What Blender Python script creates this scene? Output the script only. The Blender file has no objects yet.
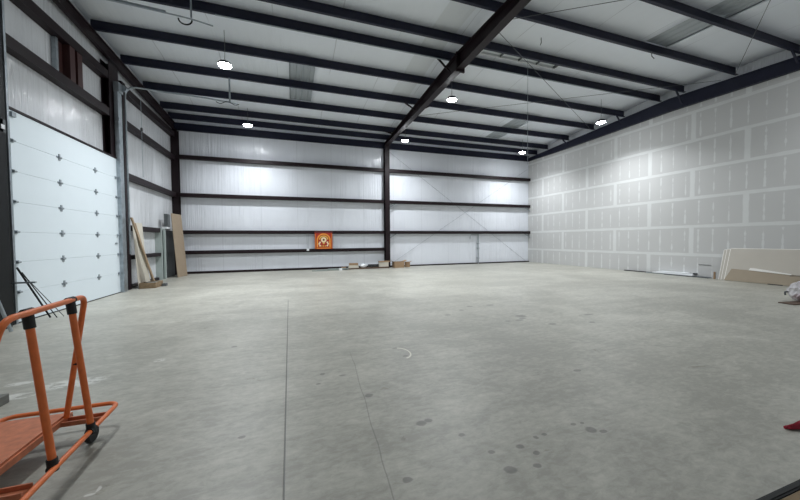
import bpy, bmesh, math, random
from mathutils import Vector, Matrix, Euler
random.seed(4)
SC = bpy.context.scene
COL = SC.collection
L, D, XC, R = -5.18, 18.21, 5.33, 15.74
SKX = -5.42                      # wall skin behind the girts on the left
YF = -1.4                        # front wall, behind the camera
RIDGE = 9.37
def zp(y): return 7.72 - .05*abs(y-RIDGE)       # underside of the purlins

# ------------------------------------------------------------------ materials
def nodes(name):
    m = bpy.data.materials.new(name); m.use_nodes = True
    nt = m.node_tree; b = nt.nodes['Principled BSDF']
    return m, nt, b
class G:
    """tiny node graph helper"""
    def __init__(s, nt): s.nt = nt
    def n(s, t, **k):
        x = s.nt.nodes.new(t)
        for a, v in k.items(): setattr(x, a, v)
        return x
    def link(s, a, b): s.nt.links.new(a, b)
    def val(s, sock, v):
        if hasattr(v, 'is_output'): s.link(v, sock)
        else: sock.default_value = v
    def m(s, op, a, b=0.0, c=0.0, clamp=False):
        x = s.n('ShaderNodeMath', operation=op); x.use_clamp = clamp
        s.val(x.inputs[0], a); s.val(x.inputs[1], b); s.val(x.inputs[2], c)
        return x.outputs[0]
    def sm(s, v, lo, hi):       # 1 below lo .. 0 above hi
        x = s.n('ShaderNodeMapRange', interpolation_type='SMOOTHSTEP'); x.clamp = True
        s.val(x.inputs['Value'], v); x.inputs['From Min'].default_value = lo; x.inputs['From Max'].default_value = hi
        x.inputs['To Min'].default_value = 1; x.inputs['To Max'].default_value = 0
        return x.outputs[0]
    def mix(s, f, a, b):
        x = s.n('ShaderNodeMix', data_type='RGBA')
        s.val(x.inputs[0], f)
        for i, v in ((6, a), (7, b)):
            if hasattr(v, 'is_output'): s.link(v, x.inputs[i])
            else: x.inputs[i].default_value = (*v, 1) if len(v) == 3 else v
        return x.outputs[2]
    def noise(s, vec, scale, detail=3, rough=.5, dist=0):
        x = s.n('ShaderNodeTexNoise'); s.link(vec, x.inputs['Vector'])
        x.inputs['Scale'].default_value = scale; x.inputs['Detail'].default_value = detail
        x.inputs['Roughness'].default_value = rough; x.inputs['Distortion'].default_value = dist
        return x.outputs[0]
    def mapv(s, vec, sc=(1,1,1), loc=(0,0,0), rot=(0,0,0)):
        x = s.n('ShaderNodeMapping'); s.link(vec, x.inputs[0])
        x.inputs['Scale'].default_value = sc; x.inputs['Location'].default_value = loc; x.inputs['Rotation'].default_value = rot
        return x.outputs[0]
def plain(name, col, rough=.5, metal=0, var=.12, scale=6, bump=0, spec=.5, stretch=(1,1,1)):
    m, nt, b = nodes(name); g = G(nt)
    tc = g.n('ShaderNodeTexCoord').outputs['Object']
    v = g.mapv(tc, stretch)
    n = g.noise(v, scale, 4)
    lo = tuple(c*(1-var) for c in col); hi = tuple(min(1, c*(1+var)) for c in col)
    g.link(g.mix(n, lo, hi), b.inputs['Base Color'])
    b.inputs['Roughness'].default_value = rough; b.inputs['Metallic'].default_value = metal
    b.inputs['Specular IOR Level'].default_value = spec
    if bump:
        bp = g.n('ShaderNodeBump'); bp.inputs['Strength'].default_value = bump; bp.inputs['Distance'].default_value = .01
        g.link(n, bp.inputs['Height']); g.link(bp.outputs[0], b.inputs['Normal'])
    return m
M = {}
M['maroon'] = plain('maroon_primer_steel', (.013,.0065,.0085), .5, 0, .3, 3, spec=.28)
M['navy'] = plain('dark_primer_purlin_steel', (.016,.018,.036), .5, 0, .3, 3, spec=.28)
M['redbrown'] = plain('oxide_red_steel', (.045,.013,.012), .5, 0, .3, 3)
M['black'] = plain('black_steel', (.008,.009,.010), .5, spec=.25)
M['rubber'] = plain('black_rubber', (.012,.013,.013), .7)
M['darkgrey'] = plain('dark_grey_plastic', (.10,.11,.115), .5)
M['galv'] = plain('galvanised_steel', (.36,.40,.43), .38, .75, .35, 9)
M['greytrim'] = plain('pale_grey_painted_frame', (.42,.48,.46), .5)
M['orange'] = plain('orange_powder_coat', (.72,.165,.038), .42, 0, .28, 14, .03)
M['orangeworn'] = plain('worn_orange_steel', (.50,.165,.08), .5, 0, .45, 18, .05)
M['white'] = plain('white_plastic', (.82,.84,.86), .35, 0, .03)
M['cream'] = plain('cream_board', (.60,.56,.48), .7, 0, .08)
M['wood'] = plain('pale_lumber', (.36,.26,.17), .7, 0, .3, 6, .1, stretch=(6,6,.6))
M['woodgrey'] = plain('weathered_grey_timber', (.17,.17,.155), .8, 0, .3, 6, .2, stretch=(6,.6,6))
M['card'] = plain('brown_cardboard', (.33,.22,.13), .8, 0, .15, 8)
M['carddark'] = plain('dark_brown_scrap', (.10,.065,.045), .8, 0, .3, 8)
M['burlap'] = plain('brown_dusty_crate', (.24,.17,.10), .85, 0, .35, 12, .3)
M['osb'] = plain('tan_chipboard', (.34,.265,.19), .8, 0, .28, 22, .15)
M['brownface'] = plain('kraft_brown_board', (.36,.30,.225), .8, 0, .05, 3)
M['gypface'] = plain('pale_greige_paper_face', (.50,.465,.41), .75, 0, .04, 3)
M['gypedge'] = plain('white_gypsum_edge', (.82,.80,.76), .8, 0, .05, 9)
M['red'] = plain('crimson_cloth', (.30,.012,.03), .75, 0, .4, 9, .2)
M['pink'] = plain('dusty_pink_cloth', (.45,.25,.28), .8, 0, .25, 12)
M['flagred'] = plain('deep_red_banner', (.42,.03,.015), .75, 0, .3, 20)
M['flagor'] = plain('orange_banner_print', (.85,.30,.05), .75, 0, .15, 20)
M['flaggold'] = plain('gold_banner_print', (.80,.50,.10), .75, 0, .2, 25)
M['flagcream'] = plain('cream_banner_print', (.85,.68,.45), .75, 0, .15, 25)
M['flagdark'] = plain('maroon_banner_print', (.13,.02,.02), .75, 0, .2, 25)
M['greenmetal'] = plain('grey_green_scrap', (.27,.31,.29), .5, .3, .2, 9)

M['pane'] = plain('pale_translucent_pane', (.62,.66,.68), .5, 0, .06)
def door_mat():
    m, nt, b = nodes('embossed_white_door_steel'); g = G(nt)
    tc = g.n('ShaderNodeTexCoord').outputs['Object']
    n = g.noise(tc, 3, 3)
    g.link(g.mix(n, (.70,.775,.82), (.73,.805,.85)), b.inputs['Base Color'])
    b.inputs['Roughness'].default_value = .5
    fine = g.noise(g.mapv(tc, (60,60,60)), 4, 2)
    bp = g.n('ShaderNodeBump'); bp.inputs['Strength'].default_value = .15; bp.inputs['Distance'].default_value = .003
    g.link(fine, bp.inputs['Height']); g.link(bp.outputs[0], b.inputs['Normal'])
    return m
M['door'] = door_mat()

def vinyl(name, base, axis, seam_w=1.83, off=0.0, rough=.19, bump=1.0):
    """white insulation facing: vertical wrinkles, faint lap seams.  axis = 'X' or 'Y' is the direction along the wall"""
    m, nt, b = nodes(name); g = G(nt)
    tc = g.n('ShaderNodeTexCoord').outputs['Object']
    sep = g.n('ShaderNodeSeparateXYZ'); g.link(tc, sep.inputs[0])
    u = sep.outputs[0 if axis == 'X' else 1]
    sc = (13,13,.28)
    w = g.noise(g.mapv(tc, sc), 1.0, 4, .6, .3)
    w2 = g.noise(g.mapv(tc, (1.1,1.1,.5)), 1.0, 3)
    amt = g.sm(g.noise(g.mapv(tc, (.9,.9,.25), (3,7,1)), 1.0, 2), .62, .42)      # wrinkles come in patches
    ph = g.m('FRACT', g.m('DIVIDE', g.m('ADD', u, off), seam_w))
    seam = g.sm(g.m('ABSOLUTE', g.m('SUBTRACT', ph, .5)), .003, .008)
    col = g.mix(w2, tuple(c*.94 for c in base), base)
    col = g.mix(g.m('MULTIPLY', seam, .25), col, tuple(c*.45 for c in base))
    g.link(col, b.inputs['Base Color'])
    b.inputs['Roughness'].default_value = rough; b.inputs['Specular IOR Level'].default_value = .5
    hgt = g.m('ADD', g.m('MULTIPLY', w, g.m('SUBTRACT', 1.12, amt)), g.m('MULTIPLY', w2, 1.5))
    bp = g.n('ShaderNodeBump'); bp.inputs['Strength'].default_value = bump; bp.inputs['Distance'].default_value = .045
    g.link(hgt, bp.inputs['Height']); g.link(bp.outputs[0], b.inputs['Normal'])
    return m
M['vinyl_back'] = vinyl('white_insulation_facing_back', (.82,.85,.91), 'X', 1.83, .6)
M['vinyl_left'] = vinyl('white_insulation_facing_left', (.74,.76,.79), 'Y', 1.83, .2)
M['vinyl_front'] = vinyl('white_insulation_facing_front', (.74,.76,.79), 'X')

def roof_mat():
    m, nt, b = nodes('white_roof_insulation'); g = G(nt)
    tc = g.n('ShaderNodeTexCoord').outputs['Object']
    sep = g.n('ShaderNodeSeparateXYZ'); g.link(tc, sep.inputs[0])
    x, y = sep.outputs[0], sep.outputs[1]
    wob = g.m('MULTIPLY', g.m('SUBTRACT', g.noise(tc, .5, 2), .5), .18)
    ph = g.m('FRACT', g.m('DIVIDE', g.m('ADD', g.m('ADD', x, wob), 1.30), 1.83))
    seam = g.sm(g.m('ABSOLUTE', g.m('SUBTRACT', ph, .5)), .004, .010)
    brk = g.sm(g.noise(g.mapv(tc, (1,.7,1), (5,2,0)), 1.0, 1), .6, .4)
    n = g.noise(g.mapv(tc, (.8,.5,1)), 1.0, 3)
    col = g.mix(n, (.81,.855,.92), (.86,.90,.95))
    col = g.mix(g.m('MULTIPLY', g.m('MULTIPLY', seam, g.m('SUBTRACT', 1.0, brk)), .38), col, (.25,.26,.27))
    band = g.sm(g.m('ABSOLUTE', g.m('SUBTRACT', x, 4.52)), .38, .42)
    band = g.m('MULTIPLY', band, g.sm(y, 12.8, 15.5))
    col = g.mix(g.m('MULTIPLY', band, .45), col, (.60,.63,.64))
    g.link(col, b.inputs['Base Color']); b.inputs['Roughness'].default_value = .5
    bp = g.n('ShaderNodeBump'); bp.inputs['Strength'].default_value = .5; bp.inputs['Distance'].default_value = .03
    g.link(g.noise(g.mapv(tc, (5,.9,1)), 1.0, 3), bp.inputs['Height']); g.link(bp.outputs[0], b.inputs['Normal'])
    return m
M['roof'] = roof_mat()
def skylight_mat():
    m, nt, b = nodes('ribbed_translucent_sheet'); g = G(nt)
    tc = g.n('ShaderNodeTexCoord').outputs['Object']
    n = g.noise(g.mapv(tc, (40,.5,1)), 1.0, 2)
    g.link(g.mix(n, (.33,.365,.39), (.47,.51,.54)), b.inputs['Base Color'])
    b.inputs['Roughness'].default_value = .45
    return m
M['skylight'] = skylight_mat()

def drywall_mat():
    m, nt, b = nodes('taped_drywall'); g = G(nt)
    tc = g.n('ShaderNodeTexCoord').outputs['Object']
    sep = g.n('ShaderNodeSeparateXYZ'); g.link(tc, sep.inputs[0])
    y, z = sep.outputs[1], sep.outputs[2]
    def wob(scale, amp, off=0):
        return g.m('MULTIPLY', g.m('SUBTRACT', g.noise(g.mapv(tc, (1,1,1), (0,off,off)), scale, 2), .5), amp)
    H, W, S = 1.175, 3.31, .4729
    zr = g.m('DIVIDE', g.m('SUBTRACT', z, -.275), H)          # seams at .90 + k*H
    row = g.m('FLOOR', zr); fz = g.m('FRACT', zr)
    dz = g.m('MULTIPLY', g.m('SUBTRACT', .5, g.m('ABSOLUTE', g.m('SUBTRACT', fz, .5))), H)
    hb = g.sm(g.m('ADD', dz, wob(2.2, .05)), .045, .075)
    par = g.m('MODULO', g.m('ADD', row, 10), 2)
    yy = g.m('DIVIDE', g.m('ADD', g.m('SUBTRACT', y, 6.92), g.m('ADD', g.m('MULTIPLY', par, W/2), 100*W)), W)
    fy = g.m('FRACT', yy)
    dy = g.m('MULTIPLY', g.m('SUBTRACT', .5, g.m('ABSOLUTE', g.m('SUBTRACT', fy, .5))), W)
    vb = g.sm(g.m('ADD', dy, wob(2.6, .05, 3)), .065, .10)
    ys = g.m('DIVIDE', g.m('ADD', g.m('SUBTRACT', y, 6.92), 100*S), S)
    fs = g.m('FRACT', ys)
    ds = g.m('MULTIPLY', g.m('SUBTRACT', .5, g.m('ABSOLUTE', g.m('SUBTRACT', fs, .5))), S)
    stud = g.m('FLOOR', g.m('ADD', ys, .5))
    # each stud strip is broken up along z, differently in every row
    cv = g.n('ShaderNodeCombineXYZ'); g.link(g.m('MULTIPLY', stud, 7.31), cv.inputs[0]); g.link(g.m('MULTIPLY', z, 2.7), cv.inputs[1]); g.link(g.m('MULTIPLY', row, 3.7), cv.inputs[2])
    gap = g.noise(cv.outputs[0], 1.0, 2, .6)
    wid = g.m('MULTIPLY', g.sm(gap, .66, .36), .036)
    sb = g.sm(g.m('SUBTRACT', g.m('ADD', ds, wob(9, .030, 8)), wid), -.004, .008)
    sb = g.m('MULTIPLY', sb, g.sm(g.m('ABSOLUTE', g.m('SUBTRACT', fz, .5)), .36, .42))
    sb = g.m('MULTIPLY', sb, .8)
    mask = g.m('MAXIMUM', g.m('MULTIPLY', g.m('MAXIMUM', hb, vb), .85), sb)
    soft = g.noise(tc, 5, 3)
    mask = g.m('MULTIPLY', mask, g.m('ADD', .75, g.m('MULTIPLY', soft, .4)), clamp=True)
    paper = g.mix(g.noise(g.mapv(tc, (1,.6,.6)), 1.2, 2), (.555,.555,.55), (.60,.60,.595))
    g.link(g.mix(mask, paper, (.735,.745,.74)), b.inputs['Base Color'])
    b.inputs['Roughness'].default_value = .75; b.inputs['Specular IOR Level'].default_value = .25
    return m
M['drywall'] = drywall_mat()

def concrete_mat():
    m, nt, b = nodes('polished_grey_concrete'); g = G(nt)
    tc = g.n('ShaderNodeTexCoord').outputs['Object']
    sep = g.n('ShaderNodeSeparateXYZ'); g.link(tc, sep.inputs[0])
    x, y = sep.outputs[0], sep.outputs[1]
    big = g.noise(tc, .35, 5, .6, .6)
    mid = g.noise(g.mapv(tc, (1,1,1), (4,9,0)), 1.6, 6, .65, .8)
    fine = g.noise(tc, 14, 6, .7)
    sweep = g.noise(g.mapv(tc, (.45,3.2,1), (2,1,0), (0,0,.35)), 1.0, 5, .65, .6)
    t = g.m('ADD', g.m('MULTIPLY', big, .35), g.m('MULTIPLY', mid, .3))
    grain = g.noise(g.mapv(tc, (5,11,1), (0,0,0), (0,0,-.4)), 1.6, 7, .75, .5)
    t = g.m('ADD', t, g.m('ADD', g.m('MULTIPLY', fine, .12), g.m('MULTIPLY', sweep, .2)))
    t = g.m('ADD', t, g.m('MULTIPLY', g.m('SUBTRACT', grain, .5), .42))
    f = g.n('ShaderNodeMapRange'); g.link(t, f.inputs[0]); f.inputs[1].default_value = .42; f.inputs[2].default_value = .59
    col = g.mix(f.outputs[0], (.215,.206,.168), (.425,.412,.352))
    # pale scuffs of plaster dust
    sc = g.sm(g.noise(g.mapv(tc, (1.2,2.4,1), (7,3,0)), 1.3, 6, .7, .6), .36, .30)
    col = g.mix(g.m('MULTIPLY', sc, .22), col, (.62,.62,.58))
    # saw cuts and a diagonal crack
    jx = g.m('ADD', g.m('ABSOLUTE', g.m('SUBTRACT', x, g.m('ADD', -.062, g.m('MULTIPLY', y, -.0075)))), 0)
    j1 = g.m('MULTIPLY', g.sm(jx, .004, .009), g.sm(y, 8.5, 9.5))
    jc = g.m('ABSOLUTE', g.m('SUBTRACT', x, g.m('ADD', g.m('ADD', .441, g.m('MULTIPLY', y, .0712)), g.m('MULTIPLY', g.m('SUBTRACT', g.noise(tc, 1.4, 3), .5), .06))))
    j2 = g.m('MULTIPLY', g.m('MULTIPLY', g.sm(jc, .002, .007), g.sm(y, 4.2, 4.7)), .45)
    jy = g.m('ABSOLUTE', g.m('SUBTRACT', y, 5.05)); j3 = g.m('MULTIPLY', g.m('MULTIPLY', g.sm(jy, .003, .012), g.sm(g.m('ABSOLUTE', g.m('ADD', x, -.8)), 2.2, 3.2)), .3)
    jd = g.m('ABSOLUTE', g.m('SUBTRACT', g.m('SUBTRACT', y, 4.0), g.m('MULTIPLY', g.m('SUBTRACT', x, 3.6), -.55)))
    j4 = g.m('MULTIPLY', g.m('MULTIPLY', g.sm(jd, .003, .012), g.sm(g.m('ABSOLUTE', g.m('SUBTRACT', x, 4.2)), 1.0, 1.9)), .35)
    jt = g.m('MAXIMUM', g.m('MAXIMUM', j1, j2), g.m('MAXIMUM', j3, j4))
    col = g.mix(g.m('MULTIPLY', jt, .8), col, (.06,.06,.055))
    # oil drops: round dark stains, each with its own place and size
    spots = [(.72,3.15,.045,.035),(1.04,2.51,.045,.038),(1.115,2.53,.035,.028),(1.29,2.25,.03,.022),(.70,1.94,.032,.026),(1.39,1.99,.025,.02),
      (1.41,1.79,.045,.035),(1.64,1.97,.028,.024),(1.70,1.87,.028,.022),(1.61,1.76,.03,.022),(1.84,2.02,.02,.02),(1.93,2.03,.024,.016),(2.27,2.06,.03,.018),
      (2.34,1.95,.05,.04),(2.42,1.90,.03,.02),(2.36,2.05,.02,.014),(4.48,5.38,.12,.09),(4.38,5.22,.07,.05),(4.54,6.55,.10,.06),(4.61,4.67,.08,.05),(.54,3.73,.04,.02),
      (.32,3.85,.03,.03),(-.42,2.82,.03,.02),(-.86,5.32,.04,.04),(1.45,4.07,.04,.03),(4.23,5.12,.09,.04),(3.96,5.14,.05,.04),(4.0,6.6,.08,.05),(3.1,6.0,.07,.05),(3.6,6.3,.06,.05),
      (.25,3.6,.03,.02),(5.9,5.0,.12,.05),(5.4,4.5,.06,.05),(3.25,2.9,.05,.03),(1.42,4.42,.05,.02)]
    wv = g.n('ShaderNodeTexNoise'); g.link(tc, wv.inputs['Vector']); wv.inputs['Scale'].default_value = 14
    wx = g.m('ADD', x, g.m('MULTIPLY', g.m('SUBTRACT', wv.outputs[0], .5), .05))
    acc = None
    for sx, sy, rx, ry in spots:
        ax = g.m('MULTIPLY', g.m('SUBTRACT', wx, sx), 1/rx); ay = g.m('MULTIPLY', g.m('SUBTRACT', y, sy), 1/ry)
        d = g.m('ADD', g.m('MULTIPLY', ax, ax), g.m('MULTIPLY', ay, ay))
        acc = d if acc is None else g.m('MINIMUM', acc, d)
    col = g.mix(g.m('MULTIPLY', g.sm(acc, .55, 1.5), .52), col, (.07,.07,.068))
    # chalky marks
    marks = [(-2.38,4.56,.30,.15),(-2.75,4.36,.16,.09),(-2.95,4.75,.12,.06),(-1.72,5.05,.08,.05),(-1.24,2.49,.030,.012),(-1.22,2.53,.012,.03)]
    acc = None
    wm = g.m('ADD', x, g.m('MULTIPLY', g.m('SUBTRACT', g.noise(tc, 9, 4, .7), .5), .25))
    for sx, sy, rx, ry in marks:
        ax = g.m('MULTIPLY', g.m('SUBTRACT', wm if rx > .05 else wx, sx), 1/rx); ay = g.m('MULTIPLY', g.m('SUBTRACT', y, sy), 1/ry)
        d = g.m('ADD', g.m('MULTIPLY', ax, ax), g.m('MULTIPLY', ay, ay))
        acc = d if acc is None else g.m('MINIMUM', acc, d)
    blot = g.m('MAXIMUM', g.sm(g.noise(g.mapv(tc, (5,9,1), (1,4,0)), 1.5, 6, .7, .4), .52, .44), g.m('GREATER_THAN', x, -1.3))
    blot = g.m('SUBTRACT', 1.0, g.m('MULTIPLY', g.m('SUBTRACT', 1.0, blot), 1.0))
    col = g.mix(g.m('MULTIPLY', g.m('MULTIPLY', g.sm(acc, .4, 1.4), blot), .55), col, (.80,.80,.76))
    # curved chalk tick
    ax = g.m('SUBTRACT', x, 1.42); ay = g.m('SUBTRACT', y, 4.20)
    rr = g.m('SQRT', g.m('ADD', g.m('MULTIPLY', g.m('MULTIPLY', ax, ax), 1.4), g.m('MULTIPLY', g.m('MULTIPLY', ay, ay), .62)))
    arc = g.m('MULTIPLY', g.sm(g.m('ABSOLUTE', g.m('SUBTRACT', rr, .165)), .006, .016), g.m('GREATER_THAN', ax, .02))
    col = g.mix(g.m('MULTIPLY', arc, .7), col, (.8,.78,.66))
    g.link(col, b.inputs['Base Color'])
    r = g.n('ShaderNodeMapRange'); g.link(mid, r.inputs[0]); r.inputs[3].default_value = .34; r.inputs[4].default_value = .52
    g.link(r.outputs[0], b.inputs['Roughness']); b.inputs['Specular IOR Level'].default_value = .5
    bp = g.n('ShaderNodeBump'); bp.inputs['Strength'].default_value = .12; bp.inputs['Distance'].default_value = .01
    g.link(g.m('SUBTRACT', fine, jt), bp.inputs['Height']); g.link(bp.outputs[0], b.inputs['Normal'])
    return m
M['concrete'] = concrete_mat()
def emit(name, col, s):
    m, nt, b = nodes(name)
    b.inputs['Base Color'].default_value = (.9,.9,.9,1)
    b.inputs['Emission Color'].default_value = (*col, 1); b.inputs['Emission Strength'].default_value = s
    return m
M['lens'] = emit('lit_led_lens', (.93,.97,1), 110)
def bag_mat():
    m, nt, b = nodes('clear_plastic_film'); g = G(nt)
    b.inputs['Base Color'].default_value = (.88,.87,.92,1); b.inputs['Roughness'].default_value = .25
    b.inputs['Alpha'].default_value = .55
    tc = g.n('ShaderNodeTexCoord').outputs['Object']
    bp = g.n('ShaderNodeBump'); bp.inputs['Strength'].default_value = 1; bp.inputs['Distance'].default_value = .02
    g.link(g.noise(tc, 14, 4), bp.inputs['Height']); g.link(bp.outputs[0], b.inputs['Normal'])
    return m
M['film'] = bag_mat()

# ------------------------------------------------------------------ geometry helpers
def bm_new(): return bmesh.new()
def box(bm, x0, x1, y0, y1, z0, z1, mat=None):
    vs = [bm.verts.new((x, y, z)) for x in (x0, x1) for y in (y0, y1) for z in (z0, z1)]
    if mat is not None:
        for v in vs: v.co = mat @ v.co
    for f in ((0,1,3,2),(4,6,7,5),(0,4,5,1),(2,3,7,6),(0,2,6,4),(1,5,7,3)):
        bm.faces.new([vs[i] for i in f])
def frame(a, b, up=(0,0,1)):
    a, b = Vector(a), Vector(b); w = (b-a).normalized(); up = Vector(up)
    if abs(w.dot(up)) > .98: up = Vector((0,1,0))
    s = w.cross(up).normalized(); u = s.cross(w).normalized()
    return s, u, w
def extrude(bm, prof, a, b, up=(0,0,1)):
    """closed 2D profile (s,u) swept from a to b"""
    s, u, w = frame(a, b, up); a, b = Vector(a), Vector(b)
    ra = [bm.verts.new(a + s*p[0] + u*p[1]) for p in prof]; rb = [bm.verts.new(b + s*p[0] + u*p[1]) for p in prof]
    n = len(prof)
    for i in range(n): bm.faces.new((ra[i], ra[(i+1)%n], rb[(i+1)%n], rb[i]))
    try: bm.faces.new(ra[::-1]); bm.faces.new(rb)
    except Exception: pass
def tube(bm, pts, r, seg=10, closed=False):
    """smooth tube through points with mitred joints"""
    pts = [Vector(p) for p in pts]; n = len(pts); rings = []
    prev = None
    for i, p in enumerate(pts):
        if closed: d = (pts[(i+1)%n]-p).normalized() + (p-pts[i-1]).normalized()
        elif i == 0: d = pts[1]-p
        elif i == n-1: d = p-pts[i-1]
        else: d = (pts[i+1]-p).normalized() + (p-pts[i-1]).normalized()
        d.normalize()
        if prev is None:
            q = Vector((0,0,1)) if abs(d.z) < .9 else Vector((1,0,0))
            s = d.cross(q).normalized()
        else:
            s = (prev - d*prev.dot(d)).normalized()
        prev = s; u = d.cross(s)
        rings.append([bm.verts.new(p + (s*math.cos(t)+u*math.sin(t))*r) for t in [2*math.pi*k/seg for k in range(seg)]])
    for i in range(n if closed else n-1):
        A, B = rings[i], rings[(i+1)%n]
        for k in range(seg): bm.faces.new((A[k], A[(k+1)%seg], B[(k+1)%seg], B[k]))
    if not closed: bm.faces.new(rings[0][::-1]); bm.faces.new(rings[-1])
def fillet(pts, r, n=5, closed=False):
    """round the corners of a polyline"""
    pts = [Vector(p) for p in pts]; out = []; m = len(pts)
    for i, p in enumerate(pts):
        if not closed and i in (0, m-1): out.append(p); continue
        a = (pts[i-1]-p); b = (pts[(i+1)%m]-p); k = min(r, a.length*.45, b.length*.45)
        A = p+a.normalized()*k; B = p+b.normalized()*k
        for j in range(n+1):
            t = j/n; out.append(A*(1-t)**2 + p*2*t*(1-t) + B*t*t)
    return out
def lathe(bm, prof, c, seg=24, axis='Z'):
    c = Vector(c); rings = []
    for r, h in prof:
        ring = []
        for k in range(seg):
            t = 2*math.pi*k/seg; p = (r*math.cos(t), r*math.sin(t), h)
            if axis == 'X': p = (p[2], p[0], p[1])
            if axis == 'Y': p = (p[0], p[2], p[1])
            ring.append(bm.verts.new(c+Vector(p)))
        rings.append(ring)
    for A, B in zip(rings, rings[1:]):
        for k in range(seg): bm.faces.new((A[k], A[(k+1)%seg], B[(k+1)%seg], B[k]))
    bm.faces.new(rings[0][::-1]); bm.faces.new(rings[-1])
def fin(name, bm, mat, parent=None, smooth=False, bevel=0, org=None):
    bmesh.ops.recalc_face_normals(bm, faces=bm.faces)
    me = bpy.data.meshes.new(name)
    if org is not None:
        for v in bm.verts: v.co -= Vector(org)
    bm.to_mesh(me); bm.free()
    if smooth:
        for p in me.polygons: p.use_smooth = True
        if hasattr(me, 'set_sharp_from_angle'): me.set_sharp_from_angle(angle=math.radians(40))
    o = bpy.data.objects.new(name, me); COL.objects.link(o)
    if org is not None: o.location = org
    me.materials.append(M[mat] if isinstance(mat, str) else mat)
    if parent:
        o.parent = parent
        if org is None: o.matrix_parent_inverse = Matrix.Translation(-Vector(parent.location)) if parent.rotation_euler[:] == (0,0,0) else Matrix()
    if bevel:
        md = o.modifiers.new('edge', 'BEVEL'); md.width = bevel; md.segments = 2; md.limit_method = 'ANGLE'
    return o
def tag(o, label, cat, group=None, kind=None):
    if label: o['label'] = label
    if cat: o['category'] = cat
    if group: o['group'] = group
    if kind: o['kind'] = kind
    return o
def empty(name, loc=(0,0,0), rz=0):
    o = bpy.data.objects.new(name, None); COL.objects.link(o); o.location = loc; o.rotation_euler = (0,0,rz); o.empty_display_size = .1
    return o
def struct(o, label=None, cat=None):
    o['kind'] = 'structure'
    if label: o['label'] = label
    if cat: o['category'] = cat
    return o

# ------------------------------------------------------------------ the shell
bm = bm_new(); box(bm, SKX-.2, R+.3, YF-.2, D+.2, -.2, 0); struct(fin('floor', bm, 'concrete'), 'grey stained concrete slab floor with saw cuts', 'floor')
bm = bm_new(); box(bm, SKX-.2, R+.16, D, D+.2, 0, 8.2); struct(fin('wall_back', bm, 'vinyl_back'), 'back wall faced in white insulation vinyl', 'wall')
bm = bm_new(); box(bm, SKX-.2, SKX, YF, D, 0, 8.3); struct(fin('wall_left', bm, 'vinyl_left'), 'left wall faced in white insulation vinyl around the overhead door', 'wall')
bm = bm_new(); box(bm, R, R+.16, YF, D, 0, 7.1); struct(fin('wall_right', bm, 'drywall'), 'right wall of grey drywall with white taped seams', 'wall')
bm = bm_new(); box(bm, R+.10, R+.16, YF, D, 7.1, 8.2); struct(fin('trim_1', bm, 'vinyl_front'), 'white strip of insulation above the drywall', 'trim')
bm = bm_new(); box(bm, SKX-.2, R+.16, YF-.2, YF, 0, 8.2); struct(fin('wall_front', bm, 'vinyl_front'), 'front wall behind the viewer', 'wall')

PH = .30
PUR = [-.7, .9, 2.5, 4.1, 5.72, 7.29, 8.93, 9.85, 11.48, 13.12, 14.78, 16.42, 17.35]
# ceiling liner: sags between purlins, cut out for the translucent panels
SKY = [(0.0,.90,11.48,14.78), (10.95,11.95,13.12,16.42), (10.85,11.9,4.1,7.29), (6.25,9.45,9.06,9.58)]
xs = sorted(set([SKX, R+.12] + [round(SKX + i*.5, 3) for i in range(1, 42)] + [v for s in SKY for v in s[:2]]))
ys = []
for a, b in zip([YF-.1]+PUR, PUR+[D+.1]):
    for k in range(6): ys.append(a+(b-a)*k/6)
ys += [D+.1] + [v for s in SKY for v in s[2:]] + [RIDGE]
ys = sorted(set(round(v, 4) for v in ys))
def liner_z(x, y):
    sky = any(a-.3 < x < b+.3 and c-.1 < y < d+.1 for a, b, c, d in SKY[:3])
    base = zp(y)+PH+.005
    lo = max([p for p in [YF-1]+PUR if p <= y+1e-6]); hi = min([p for p in PUR+[D+1] if p > y+1e-6] or [D+1])
    t = (y-lo)/(hi-lo); sag = math.sin(math.pi*t)
    return base + .035*(1-sag)*0 + (.0 if sky else .045)*sag**.8 * (1 if hi-lo > 1 else .5)
bm = bm_new(); gv = {}
for i, x in enumerate(xs):
    for j, y in enumerate(ys): gv[i, j] = bm.verts.new((x, y, liner_z(x, y)))
for i in range(len(xs)-1):
    for j in range(len(ys)-1):
        cx, cy = (xs[i]+xs[i+1])/2, (ys[j]+ys[j+1])/2
        if any(a < cx < b and c < cy < d for a, b, c, d in SKY): continue
        bm.faces.new((gv[i,j], gv[i+1,j], gv[i+1,j+1], gv[i,j+1]))
for v in [v for v in bm.verts if not v.link_faces]: bm.verts.remove(v)
ceil = fin('ceiling', bm, 'roof', smooth=True); struct(ceil, 'white insulation blanket of the low gable roof', 'ceiling')
md = ceil.modifiers.new('thick', 'SOLIDIFY'); md.thickness = .04; md.offset = 1
# metal roof sheet over it so no light leaks
bm = bm_new()
for a, b in ((YF-.2, RIDGE), (RIDGE, D+.2)):
    q = [(a, zp(a)+.52), (b, zp(b)+.52), (b, zp(b)+.56), (a, zp(a)+.56)]
    va = [bm.verts.new((SKX-.2, *p)) for p in q]; vb = [bm.verts.new((R+.3, *p)) for p in q]
    for k in range(4): bm.faces.new((va[k], va[(k+1)%4], vb[(k+1)%4], vb[k]))
    bm.faces.new(va); bm.faces.new(vb)
struct(fin('trim_2', bm, 'galv'), 'metal roof sheeting above the insulation', 'roof')
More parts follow.
